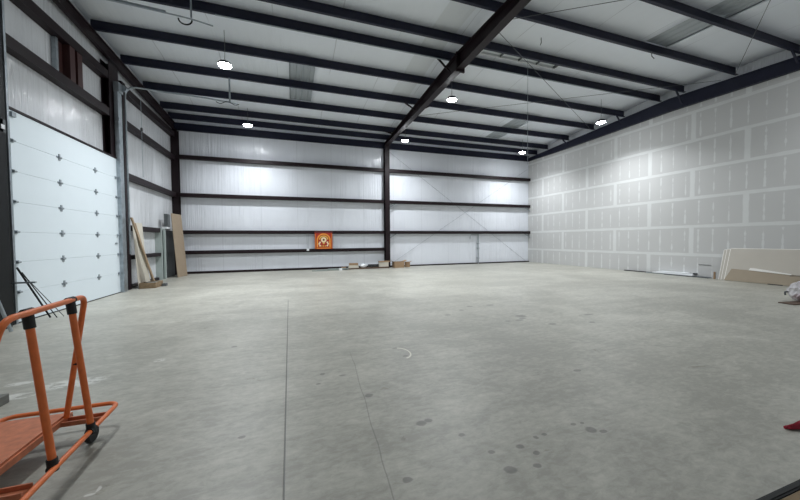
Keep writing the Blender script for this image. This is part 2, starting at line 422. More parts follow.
# translucent ribbed roof panels
for n, (a, b, c, d) in enumerate(SKY[:3]):
    bm = bm_new(); nx = 24; rows = []
    y0, y1 = c-.04, d+.04
    for j in range(9):
        y = y0+(y1-y0)*j/8; row = []
        for i in range(nx+1):
            t = i/nx; x = a-.02+(b-a+.04)*t
            rib = .03 if (i % 6) in (0, 1) else 0
            row.append(bm.verts.new((x, y, zp(y)+PH+.055+rib)))
        rows.append(row)
    for A, B in zip(rows, rows[1:]):
        for i in range(nx): bm.faces.new((A[i], A[i+1], B[i+1], B[i]))
    o = fin('window_%d' % (n+1), bm, 'skylight', smooth=False); struct(o, 'grey translucent ribbed roof panel', 'skylight')
    md = o.modifiers.new('thick', 'SOLIDIFY'); md.thickness = .015
# ridge vent between the two ridge purlins
v = empty('ridge_vent', (7.9, 9.39, 8.05)); tag(v, 'long narrow ridge vent with four pale panes between the two ridge purlins', 'vent')
bm = bm_new()
for (a, b, c, d) in ((6.22,9.48,9.03,9.06),(6.22,9.48,9.58,9.62),(6.22,6.25,9.06,9.58),(9.45,9.48,9.06,9.58)): box(bm, a, b, c, d, 7.99, 8.10)
fin('vent_frame', bm, 'white', v)
bm = bm_new(); box(bm, 6.25, 9.45, 9.06, 9.12, 8.0, 8.09); box(bm, 9.38, 9.45, 9.12, 9.58, 8.0, 8.09); fin('vent_liner', bm, 'darkgrey', v)
for k in range(4):
    x0 = 6.26+k*.78
    bm = bm_new(); box(bm, x0+.02, x0+.76, 9.13, 9.57, 8.06, 8.08); box(bm, x0+.02, x0+.76, 9.40, 9.42, 8.045, 8.06)
    fin('vent_pane', bm, 'pane', v)
    if k:
        bm = bm_new(); box(bm, x0-.02, x0+.01, 9.12, 9.58, 8.0, 8.09); fin('vent_rib', bm, 'darkgrey', v)

# ------------------------------------------------------------------ steel frame
def zprof(h, w, t=.012, lip=.02, flip=1):
    """thin Z/C section, web at s=0; u from 0 (bottom) to h"""
    f = flip
    return [(0,0),(f*w,0),(f*w,lip),(f*(w-t),lip),(f*(w-t),t),(f*t,t),(f*t,h-t),(f*(t-w),h-t),(f*(t-w),h-lip),(f*(-w),h-lip),(f*(-w),h),(0,h)]
def cprof(h, w, t=.012, lip=.02, f=1):
    return [(0,0),(f*w,0),(f*w,lip),(f*(w-t),lip),(f*(w-t),t),(f*t,t),(f*t,h-t),(f*(w-t),h-t),(f*(w-t),h-lip),(f*w,h-lip),(f*w,h),(0,h)]
ordn = ['nearest the front wall','second from the front wall','third from the front wall','fourth from the front wall','fifth from the front wall','just in front of the paired ridge purlins',
        'front one of the close ridge pair','rear one of the close ridge pair','first one behind the ridge pair','second one behind the ridge pair',
        'third one behind the ridge pair','fourth one behind the ridge pair','last one before the back wall eave']
for k, y in enumerate(PUR):
    dz = -.06 if k == len(PUR)-1 else 0
    bm = bm_new(); z = zp(y)+dz
    extrude(bm, zprof(PH, .085, .01, .02, 1), (-5.30, y, z), (R-.03, y, z))
    # bolt heads of the lap splice by the left end and over the main rafter
    for bx in [-4.6+.13*i for i in range(8)] + [XC-.75+.2*i for i in range(8)]:
        for bz in (.06, .17): box(bm, bx-.011, bx+.011, y-.016, y-.004, z+bz-.011, z+bz+.011)
    tag(fin('roof_purlin', bm, 'navy'), 'dark steel roof purlin running left to right, '+ordn[k], 'purlin', 'roof purlins')
bm = bm_new(); extrude(bm, cprof(.36, .08, .012, .02, 1), (-5.40, D-.09, 6.98), (R-.06, D-.09, 6.98))
tag(fin('eave_strut', bm, 'navy'), 'dark eave strut along the top of the back wall', 'beam')

def ibeam_poly(bm, x, ylist, zb, zt, fw, ft=.02, wt=.012):
    """beam in the YZ plane with bottom and top given as functions"""
    def strip(x0, x1, f0, f1):
        ra = []
        for y in ylist: ra.append([bm.verts.new((xx, y, f(y))) for xx, f in ((x0,f0),(x1,f0),(x1,f1),(x0,f1))])
        for A, B in zip(ra, ra[1:]):
            for k in range(4): bm.faces.new((A[k], A[(k+1)%4], B[(k+1)%4], B[k]))
        bm.faces.new(ra[0]); bm.faces.new(ra[-1][::-1])
    strip(x-fw/2, x+fw/2, zb, lambda y: zb(y)+ft)
    strip(x-fw/2, x+fw/2, lambda y: zt(y)-ft, zt)
    strip(x-wt/2, x+wt/2, lambda y: zb(y)+ft, lambda y: zt(y)-ft)
YS = [YF+.02, 3, 6, RIDGE, 12, 15, D-.14]
raf = empty('main_rafter', (XC, RIDGE, 7.1)); tag(raf, 'deep maroon steel rafter crossing the ceiling from the middle column', 'beam')
bm = bm_new(); ibeam_poly(bm, XC-.02, YS, lambda y: 7.09+.011*(D-y), lambda y: zp(y)-.003, .24); fin('rafter_beam', bm, 'maroon', raf)
bm = bm_new()
for dy in (-.03, .005): box(bm, XC-.15, XC+.15, RIDGE+dy, RIDGE+dy+.025, 7.1, zp(RIDGE)+.02)
for zz in (7.13, 7.28, 7.45, 7.6):
    for sx in (-.1, .1): box(bm, XC+sx-.015, XC+sx+.015, RIDGE-.045, RIDGE+.045, zz-.015, zz+.015)
fin('splice_plate', bm, 'maroon', raf)
for y in (5.72, 9.85, 13.12, 16.42):
    for sx in (-1, 1):
        bm = bm_new(); extrude(bm, [(0,0),(.05,0),(.05,.006),(.006,.006),(.006,.05),(0,.05)], (XC-.02+sx*.11, y-.04, 7.28), (XC+sx*.66, y-.04, zp(y)+.03))
        fin('flange_brace', bm, 'maroon', raf)
bm = bm_new(); ibeam_poly(bm, R-.11, YS, lambda y: 6.99+max(0, .10-.022*abs(y-RIDGE)), lambda y: zp(y)-.09, .14)
tag(fin('end_rafter', bm, 'navy'), 'dark steel end rafter above the drywall', 'beam')
rr = bpy.context.scene.objects['end_rafter']
for y in (5.72, 8.93, 11.48, 14.78):
    bm = bm_new(); extrude(bm, [(0,0),(.05,0),(.05,.006),(.006,.006),(.006,.05),(0,.05)], (R-.22, y-.06, 7.2), (R-.62, y-.06, zp(y)+.03))
    fin('flange_brace', bm, 'navy', rr)
bm = bm_new(); ibeam_poly(bm, -5.25, [YF+.02, RIDGE, D-.32], lambda y: zp(y)-.33, lambda y: zp(y)-.004, .12)
tag(fin('end_rafter', bm, 'maroon'), 'dark steel end rafter along the top of the left wall', 'beam')

def hcol(bm, x, y, w, d, z0, z1, along='X', t=.014):
    """H column, flanges of width w facing the room, depth d away from it"""
    if along == 'X':     # flanges parallel to X
        box(bm, x-w/2, x+w/2, y-d/2, y-d/2+t, z0, z1); box(bm, x-w/2, x+w/2, y+d/2-t, y+d/2, z0, z1); box(bm, x-t/2, x+t/2, y-d/2+t, y+d/2-t, z0, z1)
    else:
        box(bm, x-d/2, x-d/2+t, y-w/2, y+w/2, z0, z1); box(bm, x+d/2-t, x+d/2, y-w/2, y+w/2, z0, z1); box(bm, x-d/2+t, x+d/2-t, y-t/2, y+t/2, z0, z1)
bm = bm_new(); hcol(bm, XC, D-.20, .27, .36, .02, 7.09); box(bm, XC-.19, XC+.19, D-.44, D-.01, 0, .02)
tag(fin('steel_column', bm, 'maroon'), 'maroon steel column in the middle of the back wall under the rafter', 'column')
bm = bm_new(); hcol(bm, -5.27, D-.16, .28, .28, 0, 6.97)
tag(fin('steel_column', bm, 'maroon'), 'dark steel column in the back left corner behind the chipboard', 'column')
bm = bm_new(); hcol(bm, -5.31, 12.42, .56, .20, 0, zp(12.5)-.41, 'Y')
tag(fin('steel_column', bm, 'maroon'), 'dark steel wall column behind the far edge of the overhead door', 'column')
bm = bm_new(); hcol(bm, -5.22, 7.83, .36, .34, 0, zp(7.8)-.41, 'Y')
tag(fin('steel_column', bm, 'black'), 'black steel wall column at the near edge of the overhead door', 'column')

# girts -----------------------------------------------------------------------
zn = {5.71:'top', 3.87:'second from the top', 2.06:'third from the top', 1.06:'lowest'}
for zc, wn in zn.items():
    bm = bm_new(); extrude(bm, cprof(.18, .22, .012, .03, -1), (-5.12, D-.225, zc-.09), (XC-.14, D-.225, zc-.09))
    tag(fin('wall_girt', bm, 'maroon'), 'dark horizontal girt on the back wall left of the column, %s' % wn, 'girt', 'back wall girts')
for zc, wn in list(zn.items())[:3]:
    bm = bm_new(); extrude(bm, cprof(.18, .22, .012, .03, -1), (XC+.14, D-.225, zc-.09), (R-.01, D-.225, zc-.09))
    tag(fin('wall_girt', bm, 'maroon'), 'dark horizontal girt on the back wall right of the column, %s' % (wn if zc > 3 else 'lowest'), 'girt', 'back wall girts')
def lgirt(y0, y1, zc, h=.20, name=''):
    bm = bm_new(); extrude(bm, cprof(h, .20, .012, .03, -1), (SKX+.205, y0, zc-h/2), (SKX+.205, y1, zc-h/2))
    return tag(fin('wall_girt', bm, 'maroon'), name, 'girt', 'left wall girts')
lgirt(8.25, 12.12, 6.70, .24, 'dark upper girt high above the overhead door')
lgirt(8.25, 12.12, 5.58, .24, 'dark lower girt just above the overhead door')
lgirt(13.07, 17.86, 6.72, .24, 'highest dark girt in the corner bay of the left wall')
for zc, nm in ((5.60,'second highest'), (3.84,'third highest')):
    lgirt(13.07, 17.86, zc, .20, 'dark girt in the corner bay of the left wall, %s' % nm)
lgirt(13.07, 15.78, 2.08, .18, 'dark girt behind the leaning cream boards, at door head height')
lgirt(13.07, 15.78, 1.07, .14, 'lowest dark girt behind the leaning cream boards')
lgirt(2.0, 7.66, 5.62, .24, 'dark girt on the left wall nearest the viewer')
bm = bm_new(); box(bm, -5.12, XC-.19, D-.12, D-.002, .002, .11); struct(fin('baseboard_back', bm, 'maroon'), 'dark base channel along the back wall left of the column', 'base channel')
bm = bm_new(); box(bm, XC+.19, R-.002, D-.12, D-.002, .002, .07); struct(fin('trim_3', bm, 'maroon'), 'dark base channel along the back wall right of the column', 'base channel')
bm = bm_new(); box(bm, SKX+.002, SKX+.12, 13.07, 15.78, .002, .11); struct(fin('baseboard_left', bm, 'maroon'), 'dark base channel in the left wall corner bay', 'base channel')
# red-brown doubled stub channels between the upper girts, and a pale post beside them
bm = bm_new(); extrude(bm, cprof(.20, .16, .012, .03, 1), (SKX+.20, 10.36, 5.70), (SKX+.20, 10.36, 6.57), up=(0,1,0)); extrude(bm, cprof(.20, .16, .012, .03, 1), (SKX+.20, 10.66, 5.70), (SKX+.20, 10.66, 6.57), up=(0,1,0))
box(bm, SKX+.02, SKX+.05, 10.2, 10.85, 5.75, 6.57)
tag(fin('steel_stub', bm, 'redbrown'), 'red-brown doubled steel stub between the two girts above the overhead door', 'bracket')
bm = bm_new(); box(bm, SKX+.01, SKX+.10, 10.04, 10.12, 5.69, 6.57)
tag(fin('metal_post', bm, 'galv'), 'short pale metal post beside the red-brown stub above the door', 'post')

# ------------------------------------------------------------------ overhead door
dr = empty('door_1', (L-.03, 10.57, 0)); struct(dr, 'white seven-section overhead door with small hinges', 'overhead door')
SH = .5985
for k in range(7):
    bm = bm_new(); box(bm, L-.05, L, 8.34, 12.62, .02+k*SH+.002, .02+(k+1)*SH-.001)
    o = fin('door_section', bm, 'door', dr, bevel=.004)
bm = bm_new(); box(bm, L-.05, L+.005, 8.34, 12.62, .0, .018); fin('bottom_seal', bm, 'rubber', dr)
bm = bm_new(); box(bm, L-.06, L+.02, 8.30, 12.66, 4.21, 4.26); fin('top_rail', bm, 'maroon', dr)
for k in range(1, 7):
    for y in (9.73, 11.17):
        bm = bm_new(); z = k*SH+.02
        box(bm, L, L+.012, y-.028, y+.028, z-.075, z+.075); box(bm, L, L+.012, y-.085, y+.085, z-.022, z+.022); lathe(bm, [(.016,-.05),(.016,.05)], (L+.018, y, z), 10, 'Y')
        fin('hinge', bm, 'galv', dr)
    for y in (8.39, 12.24):
        bm = bm_new(); z = k*SH+.02; box(bm, L, L+.014, y-.035, y+.035, z-.035, z+.035); lathe(bm, [(.022,-.035),(.022,.035)], (L+.03, y, z), 10, 'Y')
        fin('roller_bracket', bm, 'galv', dr)
bm = bm_new(); box(bm, L, L+.03, 12.08, 12.22, 1.555, 1.575); lathe(bm, [(.02,0),(.02,.03)], (L, 12.14, 1.565), 10, 'X'); fin('slide_bolt', bm, 'galv', dr)
bm = bm_new(); box(bm, L, L+.04, 8.37, 8.47, 4.08, 4.17); fin('top_bracket', bm, 'galv', dr)
# far track, with jamb channel and lift bracket; near track
tr = empty('door_track', (L+.06, 12.32, 0)); tag(tr, 'tall galvanised door track at the far side of the overhead door', 'track')
bm = bm_new(); extrude(bm, cprof(.24, .10, .006, .015, 1), (L+.10, 12.32, 0), (L+.10, 12.32, 6.42), up=(0,1,0)); fin('track_channel', bm, 'galv', tr)
for z in (.5, 1.1, 1.7, 2.3, 2.9, 3.5, 4.1, 4.7, 5.4):
    bm = bm_new(); box(bm, L+.10, L+.13, 12.28, 12.36, z, z+.09); fin('track_bracket', bm, 'galv', tr)
bm = bm_new(); box(bm, L+.0, L+.14, 12.30, 12.58, 6.3, 6.60); lathe(bm, [(.10,-.10),(.10,-.02),(.05,-.02),(.05,.1)], (L+.16, 12.6, 6.48), 16, 'Y'); fin('cable_drum', bm, 'galv', tr)
bm = bm_new(); box(bm, SKX+.01, L+.01, 12.82, 12.835, 0, 6.85); box(bm, L-.005, L+.01, 12.835, 13.05, 0, 6.85); box(bm, L-.03, L-.005, 13.035, 13.05, 0, 6.85)
tag(fin('door_jamb', bm, 'maroon'), 'dark steel jamb channel right of the overhead door track', 'jamb')
bm = bm_new(); box(bm, SKX+.02, L+.03, 8.06, 8.22, 0, 7.1); box(bm, L+.03, L+.05, 8.06, 8.14, 0, 7.1)
tag(fin('door_jamb', bm, 'black'), 'black steel jamb at the near side of the overhead door', 'jamb')
bm = bm_new(); extrude(bm, cprof(.05, .07, .005, .012, 1), (L+.04, 8.25, 0), (L+.04, 8.25, 7.0), up=(0,1,0))
tag(fin('door_track', bm, 'galv'), 'thin metal door track at the near side of the overhead door', 'track')
bx = empty('switch_box', (L+.13, 7.98, 3.76)); tag(bx, 'small grey switch box on the black column by the overhead door', 'switch box')
bm = bm_new(); box(bm, L+.05+.0, L+.13, 7.93, 8.07, 3.66, 3.90); fin('box_body', bm, 'darkgrey', bx, bevel=.005)
bm = bm_new(); box(bm, L+.13, L+.135, 7.96, 8.04, 3.72, 3.80); fin('cover_plate', bm, 'white', bx)

# ------------------------------------------------------------------ framed opening near the corner
bm = bm_new()
box(bm, SKX+.0, L-.0, 15.80, 15.86, 0, 2.16); box(bm, SKX+.0, SKX+.05, 15.86, 16.14, 0, 2.16); box(bm, L-.06, L+.0, 16.14, 16.24, 0, 2.16)
tag(fin('door_jamb', bm, 'greytrim'), 'pale grey opening frame on the left wall near the corner', 'jamb')
bm = bm_new(); box(bm, SKX+.01, L-.10, 16.26, 17.6, 0, 2.10); box(bm, L-.10, L-.08, 16.30, 17.5, 1.05, 1.10)
struct(fin('door_2', bm, 'darkgrey'), 'dark grey narrow door between the pale jamb and the chipboard', 'door')
bx = empty('electrical_box', (L-.1, 16.6, 2.2)); tag(bx, 'dark grey electrical box above the pale opening frame', 'electrical box')
bm = bm_new(); box(bm, SKX+.205, L+.10, 16.20, 16.50, 2.25, 2.80); fin('box_body', bm, 'darkgrey', bx, bevel=.01)
bm = bm_new(); box(bm, L+.10, L+.115, 16.23, 16.47, 2.29, 2.76); fin('box_cover', bm, 'darkgrey', bx, bevel=.004)
bm = bm_new(); box(bm, L-.10, L+.08, 16.16, 16.50, 2.165, 2.245)
tag(fin('shelf_bracket', bm, 'white'), 'small white ledge just under the dark electrical box', 'ledge')

# ------------------------------------------------------------------ conduits and cords
def pipe(name, pts, r, mat, label, cat, rnd=.25, group=None):
    bm = bm_new(); tube(bm, fillet(pts, rnd, 6) if len(pts) > 2 else pts, r, 8)
    return tag(fin(name, bm, mat, smooth=True), label, cat, group)
c1 = pipe('conduit', [(L+.14, 12.70, 1.2), (L+.14, 12.70, 6.66), (-4.3, 13.04, 6.74), (-3.0, 13.04, 6.72), (-1.80, 13.04, 6.63)], .026, 'galv', 'grey conduit rising beside the overhead door and curving along a purlin', 'conduit', .5)
pipe('conduit', [(-2.06, 13.04, 7.52), (-2.06, 13.04, 6.67)], .03, 'galv', 'short grey drop pipe hanging below the nearest left lamp', 'pipe')
bm = bm_new(); tube(bm, [(-2.5+.5*i/10, 13.0, 6.61-.05*math.sin(i*math.pi/5)) for i in range(16)], .012, 6)
tag(fin('cable', bm, 'black', smooth=True), 'thin black cable sagging along the conduit near the left lamps', 'cable')
pipe('conduit', [(-1.85, 9.80, zp(9.8)-.022), (XC-.17, 9.80, zp(9.8)-.022)], .020, 'galv', 'long thin conduit under the rear ridge purlin, left of the rafter', 'conduit')
pipe('conduit', [(XC+.15, 9.80, zp(9.8)-.022), (R-.7, 9.80, zp(9.8)-.022)], .020, 'galv', 'long thin conduit under the rear ridge purlin, right of the rafter', 'conduit')
pipe('cable', [(-4.6, 9.66, 7.49), (-2.36, 9.66, 7.36), (-1.88, 9.66, 7.28)], .018, 'galv', 'grey armoured cable hanging at the top left of the ceiling', 'cable', .3)
pipe('conduit', [(-2.36, 9.60, 8.02), (-2.36, 9.60, 7.36)], .022, 'galv', 'thin vertical grey pipe dropping from the roof at top left', 'pipe')
bm = bm_new(); tube(bm, [(-2.50+.15*math.cos(t), 9.62, 7.30+.13*math.sin(t)) for t in [math.pi*(1.0+k/12) for k in range(13)]], .018, 8)
tag(fin('cable_loop', bm, 'black', smooth=True), 'black half loop of cable hanging at top left of the ceiling', 'cable')
bm = bm_new(); tube(bm, [(-4.9, 9.72, 7.54), (-2.95, 9.72, 7.45)], .04, 8)
tag(fin('conduit', bm, 'galv', smooth=True), 'thick grey pipe length at the top left of the ceiling', 'pipe')
pipe('cable', [(-4.96, 13.62, 6.60), (-4.96, 13.62, 3.9)], .008, 'galv', 'thin hanging pull cable beside the door jamb', 'cable')
bm = bm_new(); lathe(bm, [(.03,0),(.04,.05),(.03,.12)], (-4.96, 13.62, 5.50), 10); tag(fin('cable_grip', bm, 'darkgrey', smooth=True), 'small dark grip on the pull cable beside the jamb', 'grip')
pipe('hanging_cable', [(7.62, 8.88, 7.72), (7.64, 8.88, 4.15)], .006, 'galv', 'thin vertical cable hanging from the ridge right of the rafter', 'cable')
bm = bm_new(); tube(bm, [(7.55, 8.2, 7.95), (7.56, 8.2, 7.80), (7.52, 8.2, 7.72)], .012, 6); tag(fin('wire_tail', bm, 'darkgrey'), 'short dark wire end poking from the roof right of the rafter', 'wire')
bm = bm_new(); tube(bm, [(11.05, 7.2, 7.60), (11.07, 7.2, 7.46), (11.15, 7.18, 7.38)], .014, 6); tag(fin('wire_tail', bm, 'darkgrey'), 'short dark wire end hanging under a right-hand purlin', 'wire')
# roof and wall cross rods
rodpts = [((XC+.02, 7.70, 7.60), (R-.25, 13.1, 7.50), 'roof cross rod from the rafter towards the far right lamp'),
          ((XC+.02, 14.2, 7.42), (R-.25, 7.6, 7.56), 'roof cross rod crossing the far right bay the other way'),
          ((XC+.02, 7.68, 7.62), (R-.25, .4, 7.30), 'roof cross rod running to the front right'),
          ((7.4, 2.2, 7.40), (R-.25, 7.20, 7.58), 'roof cross rod at the top right corner')]
for a, b, nm in rodpts:
    pipe('brace_rod', [a, b], .008, 'darkgrey', 'thin '+nm, 'rod', group='cross bracing rods')
for a, b, nm in (((5.50, D-.02, 6.88), (15.5, D-.02, .08), 'falling to the right'), ((5.50, D-.05, .10), (15.6, D-.05, 6.45), 'rising to the right')):
    pipe('brace_rod', [a, b], .008, 'galv', 'thin cross rod on the back wall right bay, '+nm, 'rod', group='cross bracing rods')
for zc in (3.87, 2.06):
    for xx, sx in ((XC+.15, 1), (R-.02, -1)):
        bm = bm_new(); extrude(bm, [(0,0),(.04,0),(.04,.006),(.006,.006),(.006,.04),(0,.04)], (xx, D-.22, zc-.36), (xx+sx*.42, D-.16, zc-.11))
        tag(fin('girt_brace', bm, 'galv'), 'short diagonal brace under the %s girt, at the %s' % ('upper' if zc > 3 else 'lower', 'back wall column' if sx > 0 else 'drywall corner'), 'brace', 'girt braces')
# water pipe with tap
wp = empty('water_pipe', (11.62, D-.18, 0)); tag(wp, 'grey standpipe rising from the floor at the right of the back wall', 'pipe')
bm = bm_new(); tube(bm, [(11.62, D-.10, 0), (11.62, D-.10, 1.95)], .035, 10); fin('riser', bm, 'galv', wp, True)
for z in (.35, 1.0, 1.3):
    bm = bm_new(); box(bm, 11.56, 11.68, D-.15, D-.01, z, z+.05); fin('clamp', bm, 'galv', wp)
bm = bm_new(); tube(bm, fillet([(11.62, D-.10, 1.9), (11.05, D-.10, 1.9), (11.0, D-.10, 1.62)], .1), .022, 8); fin('spout', bm, 'galv', wp, True)

# ------------------------------------------------------------------ lamps
def lamp(x, y, z, label, power=1.0):
    root = empty('high_bay_lamp', (x, y, z)); tag(root, label, 'lamp', 'round LED high bay lamps')
    bm = bm_new(); lathe(bm, [(.185,.0),(.20,.01),(.20,.035),(.14,.06),(.07,.075),(.065,.13),(.02,.135)], (0,0,0), 28)
    for k in range(16):
        t = 2*math.pi*k/16; mt = Matrix.Rotation(t, 4, 'Z'); box(bm, .06, .15, -.004, .004, .03, .10, mt)
    o = fin('housing', bm, 'black', None, True); o.parent = root
    bm = bm_new(); lathe(bm, [(.02,-.06),(.10,-.052),(.155,-.030),(.18,.0)], (0,0,0), 28); o = fin('lens', bm, 'lens', None, True); o.parent = root
    o.visible_shadow = True
    bm = bm_new(); tube(bm, [(.0,0,.13),(.025,0,.16),(.0,0,.19),(-.02,0,.165)], .006, 6); o = fin('hook', bm, 'galv', None, True); o.parent = root
    top = zp(y)+PH-z
    bm = bm_new(); tube(bm, [(0,0,.18),(.01,0,top*.5),(0,0,top)], .007, 6); o = fin('cord', bm, 'darkgrey', None, True); o.parent = root
    ld = bpy.data.lights.new('led_light', 'AREA'); ld.shape = 'DISK'; ld.size = .30; ld.energy = LAMP_W*power; ld.color = (.93,.97,1.0); ld.spread = math.radians(134)
    lo = bpy.data.objects.new('led_light', ld); COL.objects.link(lo); lo.parent = root; lo.location = (0,0,-.07)
LAMP_W = 150
for x, cx in ((-1.83,'left'), (5.82,'middle'), (13.45,'right')):
    for y, cy in ((16.10,'far'), (10.88,'near'), (3.60,'front')):
        lamp(x, y, 6.9, {'far':'round lit LED lamp in the row nearest the back wall, %s one','near':'round lit LED lamp in the nearer visible row behind the ridge, %s one','front':'round lit LED lamp in the front row above the viewer, %s one'}[cy] % cx, {'front':.20,'near':1.28,'far':.68}[cy]*(.65 if cx == 'right' and cy == 'near' else 1))

# ------------------------------------------------------------------ drywall cart (orange)
cart = empty('drywall_cart', (-1.8, 2.75, 0)); tag(cart, 'orange tubular drywall cart with plywood deck and black casters at lower left', 'cart')
def cp(name, bm, mat, smooth=False, bevel=0, parent=None): 
    o = fin(name, bm, mat, parent or cart, smooth, bevel)
    if parent: o.matrix_parent_inverse = Matrix.Translation(-Vector(cart.location))
    return o
bm = bm_new(); tube(bm, fillet([(-1.46,3.38,.2),(-2.20,3.38,.2),(-2.20,2.05,.2),(-1.40,2.05,.2)], .09, 6, True), .017, 12, True); cp('base_tube', bm, 'orange', True)
bm = bm_new(); box(bm, -2.17, -1.75, 2.10, 3.26, .205, .222); o = cp('deck', bm, 'orangeworn', bevel=.003)
bm = bm_new(); box(bm, -1.765, -1.735, 2.08, 3.30, .16, .204); cp('deck_rail', bm, 'orangeworn')
bm = bm_new(); box(bm, -2.19, -2.16, 2.08, 3.30, .16, .204); cp('deck_rail', bm, 'orangeworn')
for y in (3.20, 2.38):
    bm = bm_new(); extrude(bm, cprof(.09, .035, .006, .01, 1), (-2.15, y-.045, .155), (-1.47, y-.045, .155), up=(0,1,0)); cp('cross_member', bm, 'orangeworn')
for y, x0, x1 in ((2.53,-1.435,-1.525),(2.94,-1.44,-1.535)):
    bm = bm_new(); tube(bm, [(x0,y,.19),(x1,y,1.175)], .0205, 14); cp('upright', bm, 'orange', True)
    bm = bm_new(); tube(bm, [(x0-.001,y,.175),(x0-.007,y,.255)], .027, 12); tube(bm, [(x0, y-.03, .2),(x0, y+.03, .2)], .024, 12); cp('clamp', bm, 'rubber', True)
    bm = bm_new(); tube(bm, [(x1+.009,y,1.08),(x1,y,1.165)], .0265, 12); tube(bm, [(x1, y-.032, 1.18),(x1, y+.032, 1.18)], .024, 12); cp('clamp', bm, 'rubber', True)
bm = bm_new(); tube(bm, fillet([(-1.73,2.22,.20),(-1.49,2.30,1.18),(-1.54,3.125,1.18),(-1.735,3.22,.20)], .085, 7), .0185, 14); cp('handle_frame', bm, 'orange', True)
bm = bm_new(); lathe(bm, [(.010,-.022),(.010,.022)], (-1.628,3.168,.64), 10, 'X'); cp('bolt', bm, 'rubber', True)
for (cx, cy) in ((-1.545,3.15),(-1.52,2.33),(-2.1,3.15),(-2.1,2.33)):
    bm = bm_new(); lathe(bm, [(.03,-.018),(.066,-.018),(.074,-.010),(.074,.010),(.066,.018),(.03,.018)], (cx,cy,.075), 24, 'X'); w = cp('caster', bm, 'rubber', True)
    bm = bm_new(); lathe(bm, [(.022,-.024),(.022,.024)], (cx,cy,.075), 14, 'X'); cp('hub', bm, 'galv', True, parent=w)
    bm = bm_new(); box(bm, cx-.034, cx-.026, cy-.03, cy+.03, .06, .15); box(bm, cx+.026, cx+.034, cy-.03, cy+.03, .06, .15); box(bm, cx-.05, cx+.05, cy-.05, cy+.05, .15, .156); cp('fork', bm, 'black', parent=w)
    bm = bm_new(); box(bm, cx-.02, cx+.02, cy+.05, cy+.10, .12, .13); cp('brake_pedal', bm, 'black', parent=w)
# grey timber end beside the cart
bm = bm_new(); box(bm, -3.55, -2.72, 4.12, 4.24, 0, .09, None)
tag(fin('timber', bm, 'woodgrey', bevel=.006), 'weathered grey timber lying on the floor behind the cart at the left edge', 'timber')

# ------------------------------------------------------------------ rods and pole leaning by the door
pipe('leaning_rod', [(-4.88,8.70,.015),(-5.08,8.22,1.12)], .016, 'black', 'black steel rod leaning on the door jamb, the thicker one', 'rod')
pipe('leaning_rod', [(-4.75,8.66,.012),(-5.06,8.30,1.02)], .009, 'black', 'thin black rod leaning against the overhead door beside the thicker one', 'rod')
pipe('leaning_rod', [(-4.69,8.76,.010),(-5.06,8.44,.86)], .007, 'darkgrey', 'thinnest grey rod leaning on the overhead door, rightmost of three', 'rod')
pipe('metal_pole', [(-4.78,7.55,.02),(-4.98,7.30,1.35)], .026, 'galv', 'pale metal pole leaning by the black column at the far left', 'pole')
bm = bm_new(); box(bm, L+.05, L+.40, 8.15, 8.19, .81, .84)
tag(fin('bracket', bm, 'galv'), 'small grey bracket sticking out low on the black jamb', 'bracket')

# ------------------------------------------------------------------ leaning stuff in the left corner bay
def board(name, a, b, h_vec, th, mat, label, cat, nrm, group=None, bevel=.002):
    """slab: bottom edge a->b, height vector, thickness along nrm"""
    a, b, hv, n = Vector(a), Vector(b), Vector(h_vec), Vector(nrm).normalized()*th
    bm = bm_new(); q = [a, b, b+hv, a+hv]; v1 = [bm.verts.new(p) for p in q]; v2 = [bm.verts.new(p+n) for p in q]
    bm.faces.new(v1[::-1]); bm.faces.new(v2)
    for k in range(4): bm.faces.new((v1[k], v1[(k+1)%4], v2[(k+1)%4], v2[k]))
    return tag(fin(name, bm, mat, bevel=bevel), label, cat, group)
board('chipboard_sheet', (-4.88,16.55,.0), (-4.74,17.40,.0), (-.20,.05,2.86), .02, 'osb', 'tall tan chipboard sheet leaning in the back left corner', 'board', (1,-.18,.05))
board('gypsum_sheet', (-5.01,13.10,.0), (-5.01,13.84,.0), (-.12,0,2.27), .013, 'cream', 'cream gypsum offcut standing behind the leaning lumber', 'board', (1,0,.05))
board('gypsum_strip', (-4.86,13.26,.20), (-4.80,13.46,.20), (-.12,-.34,1.75), .012, 'cream', 'narrow cream strip leaning alongside the lumber', 'board', (1,.1,.1))
board('lumber', (-4.74,13.50,.2), (-4.74,13.59,.2), (-.26,-.86,2.2), .045, 'wood', 'long pale two-by-four leaning beside the overhead door', 'lumber', (1,0,.1))
board('lumber', (-4.80,13.60,.2), (-4.80,13.65,.2), (-.16,-.78,2.02), .03, 'wood', 'thinner pale stick leaning behind the two-by-four', 'lumber', (1,0,.1))
cr = empty('wood_crate', (-4.85, 13.75, 0)); tag(cr, 'low dusty brown crate under the leaning lumber', 'crate')
bm = bm_new(); box(bm, -4.975, -4.50, 13.06, 13.72, .0, .03); fin('crate_bottom', bm, 'burlap', cr)
for (a,b,c,d) in ((-4.975,-4.945,13.06,13.72),(-4.53,-4.50,13.06,13.72),(-4.945,-4.53,13.06,13.09),(-4.945,-4.53,13.69,13.72)):
    bm = bm_new(); box(bm, a,b,c,d,.03,.19); fin('crate_side', bm, 'burlap', cr, bevel=.004)
bm = bm_new(); box(bm, -4.92,-4.56,13.12,13.66,.03,.17); fin('crate_filling', bm, 'woodgrey', cr)
bm = bm_new(); box(bm, -4.47,-4.35,13.5,13.7,0,.10); tag(fin('scrap_block', bm, 'darkgrey', bevel=.01), 'dark grey block on the floor in front of the crate', 'block')

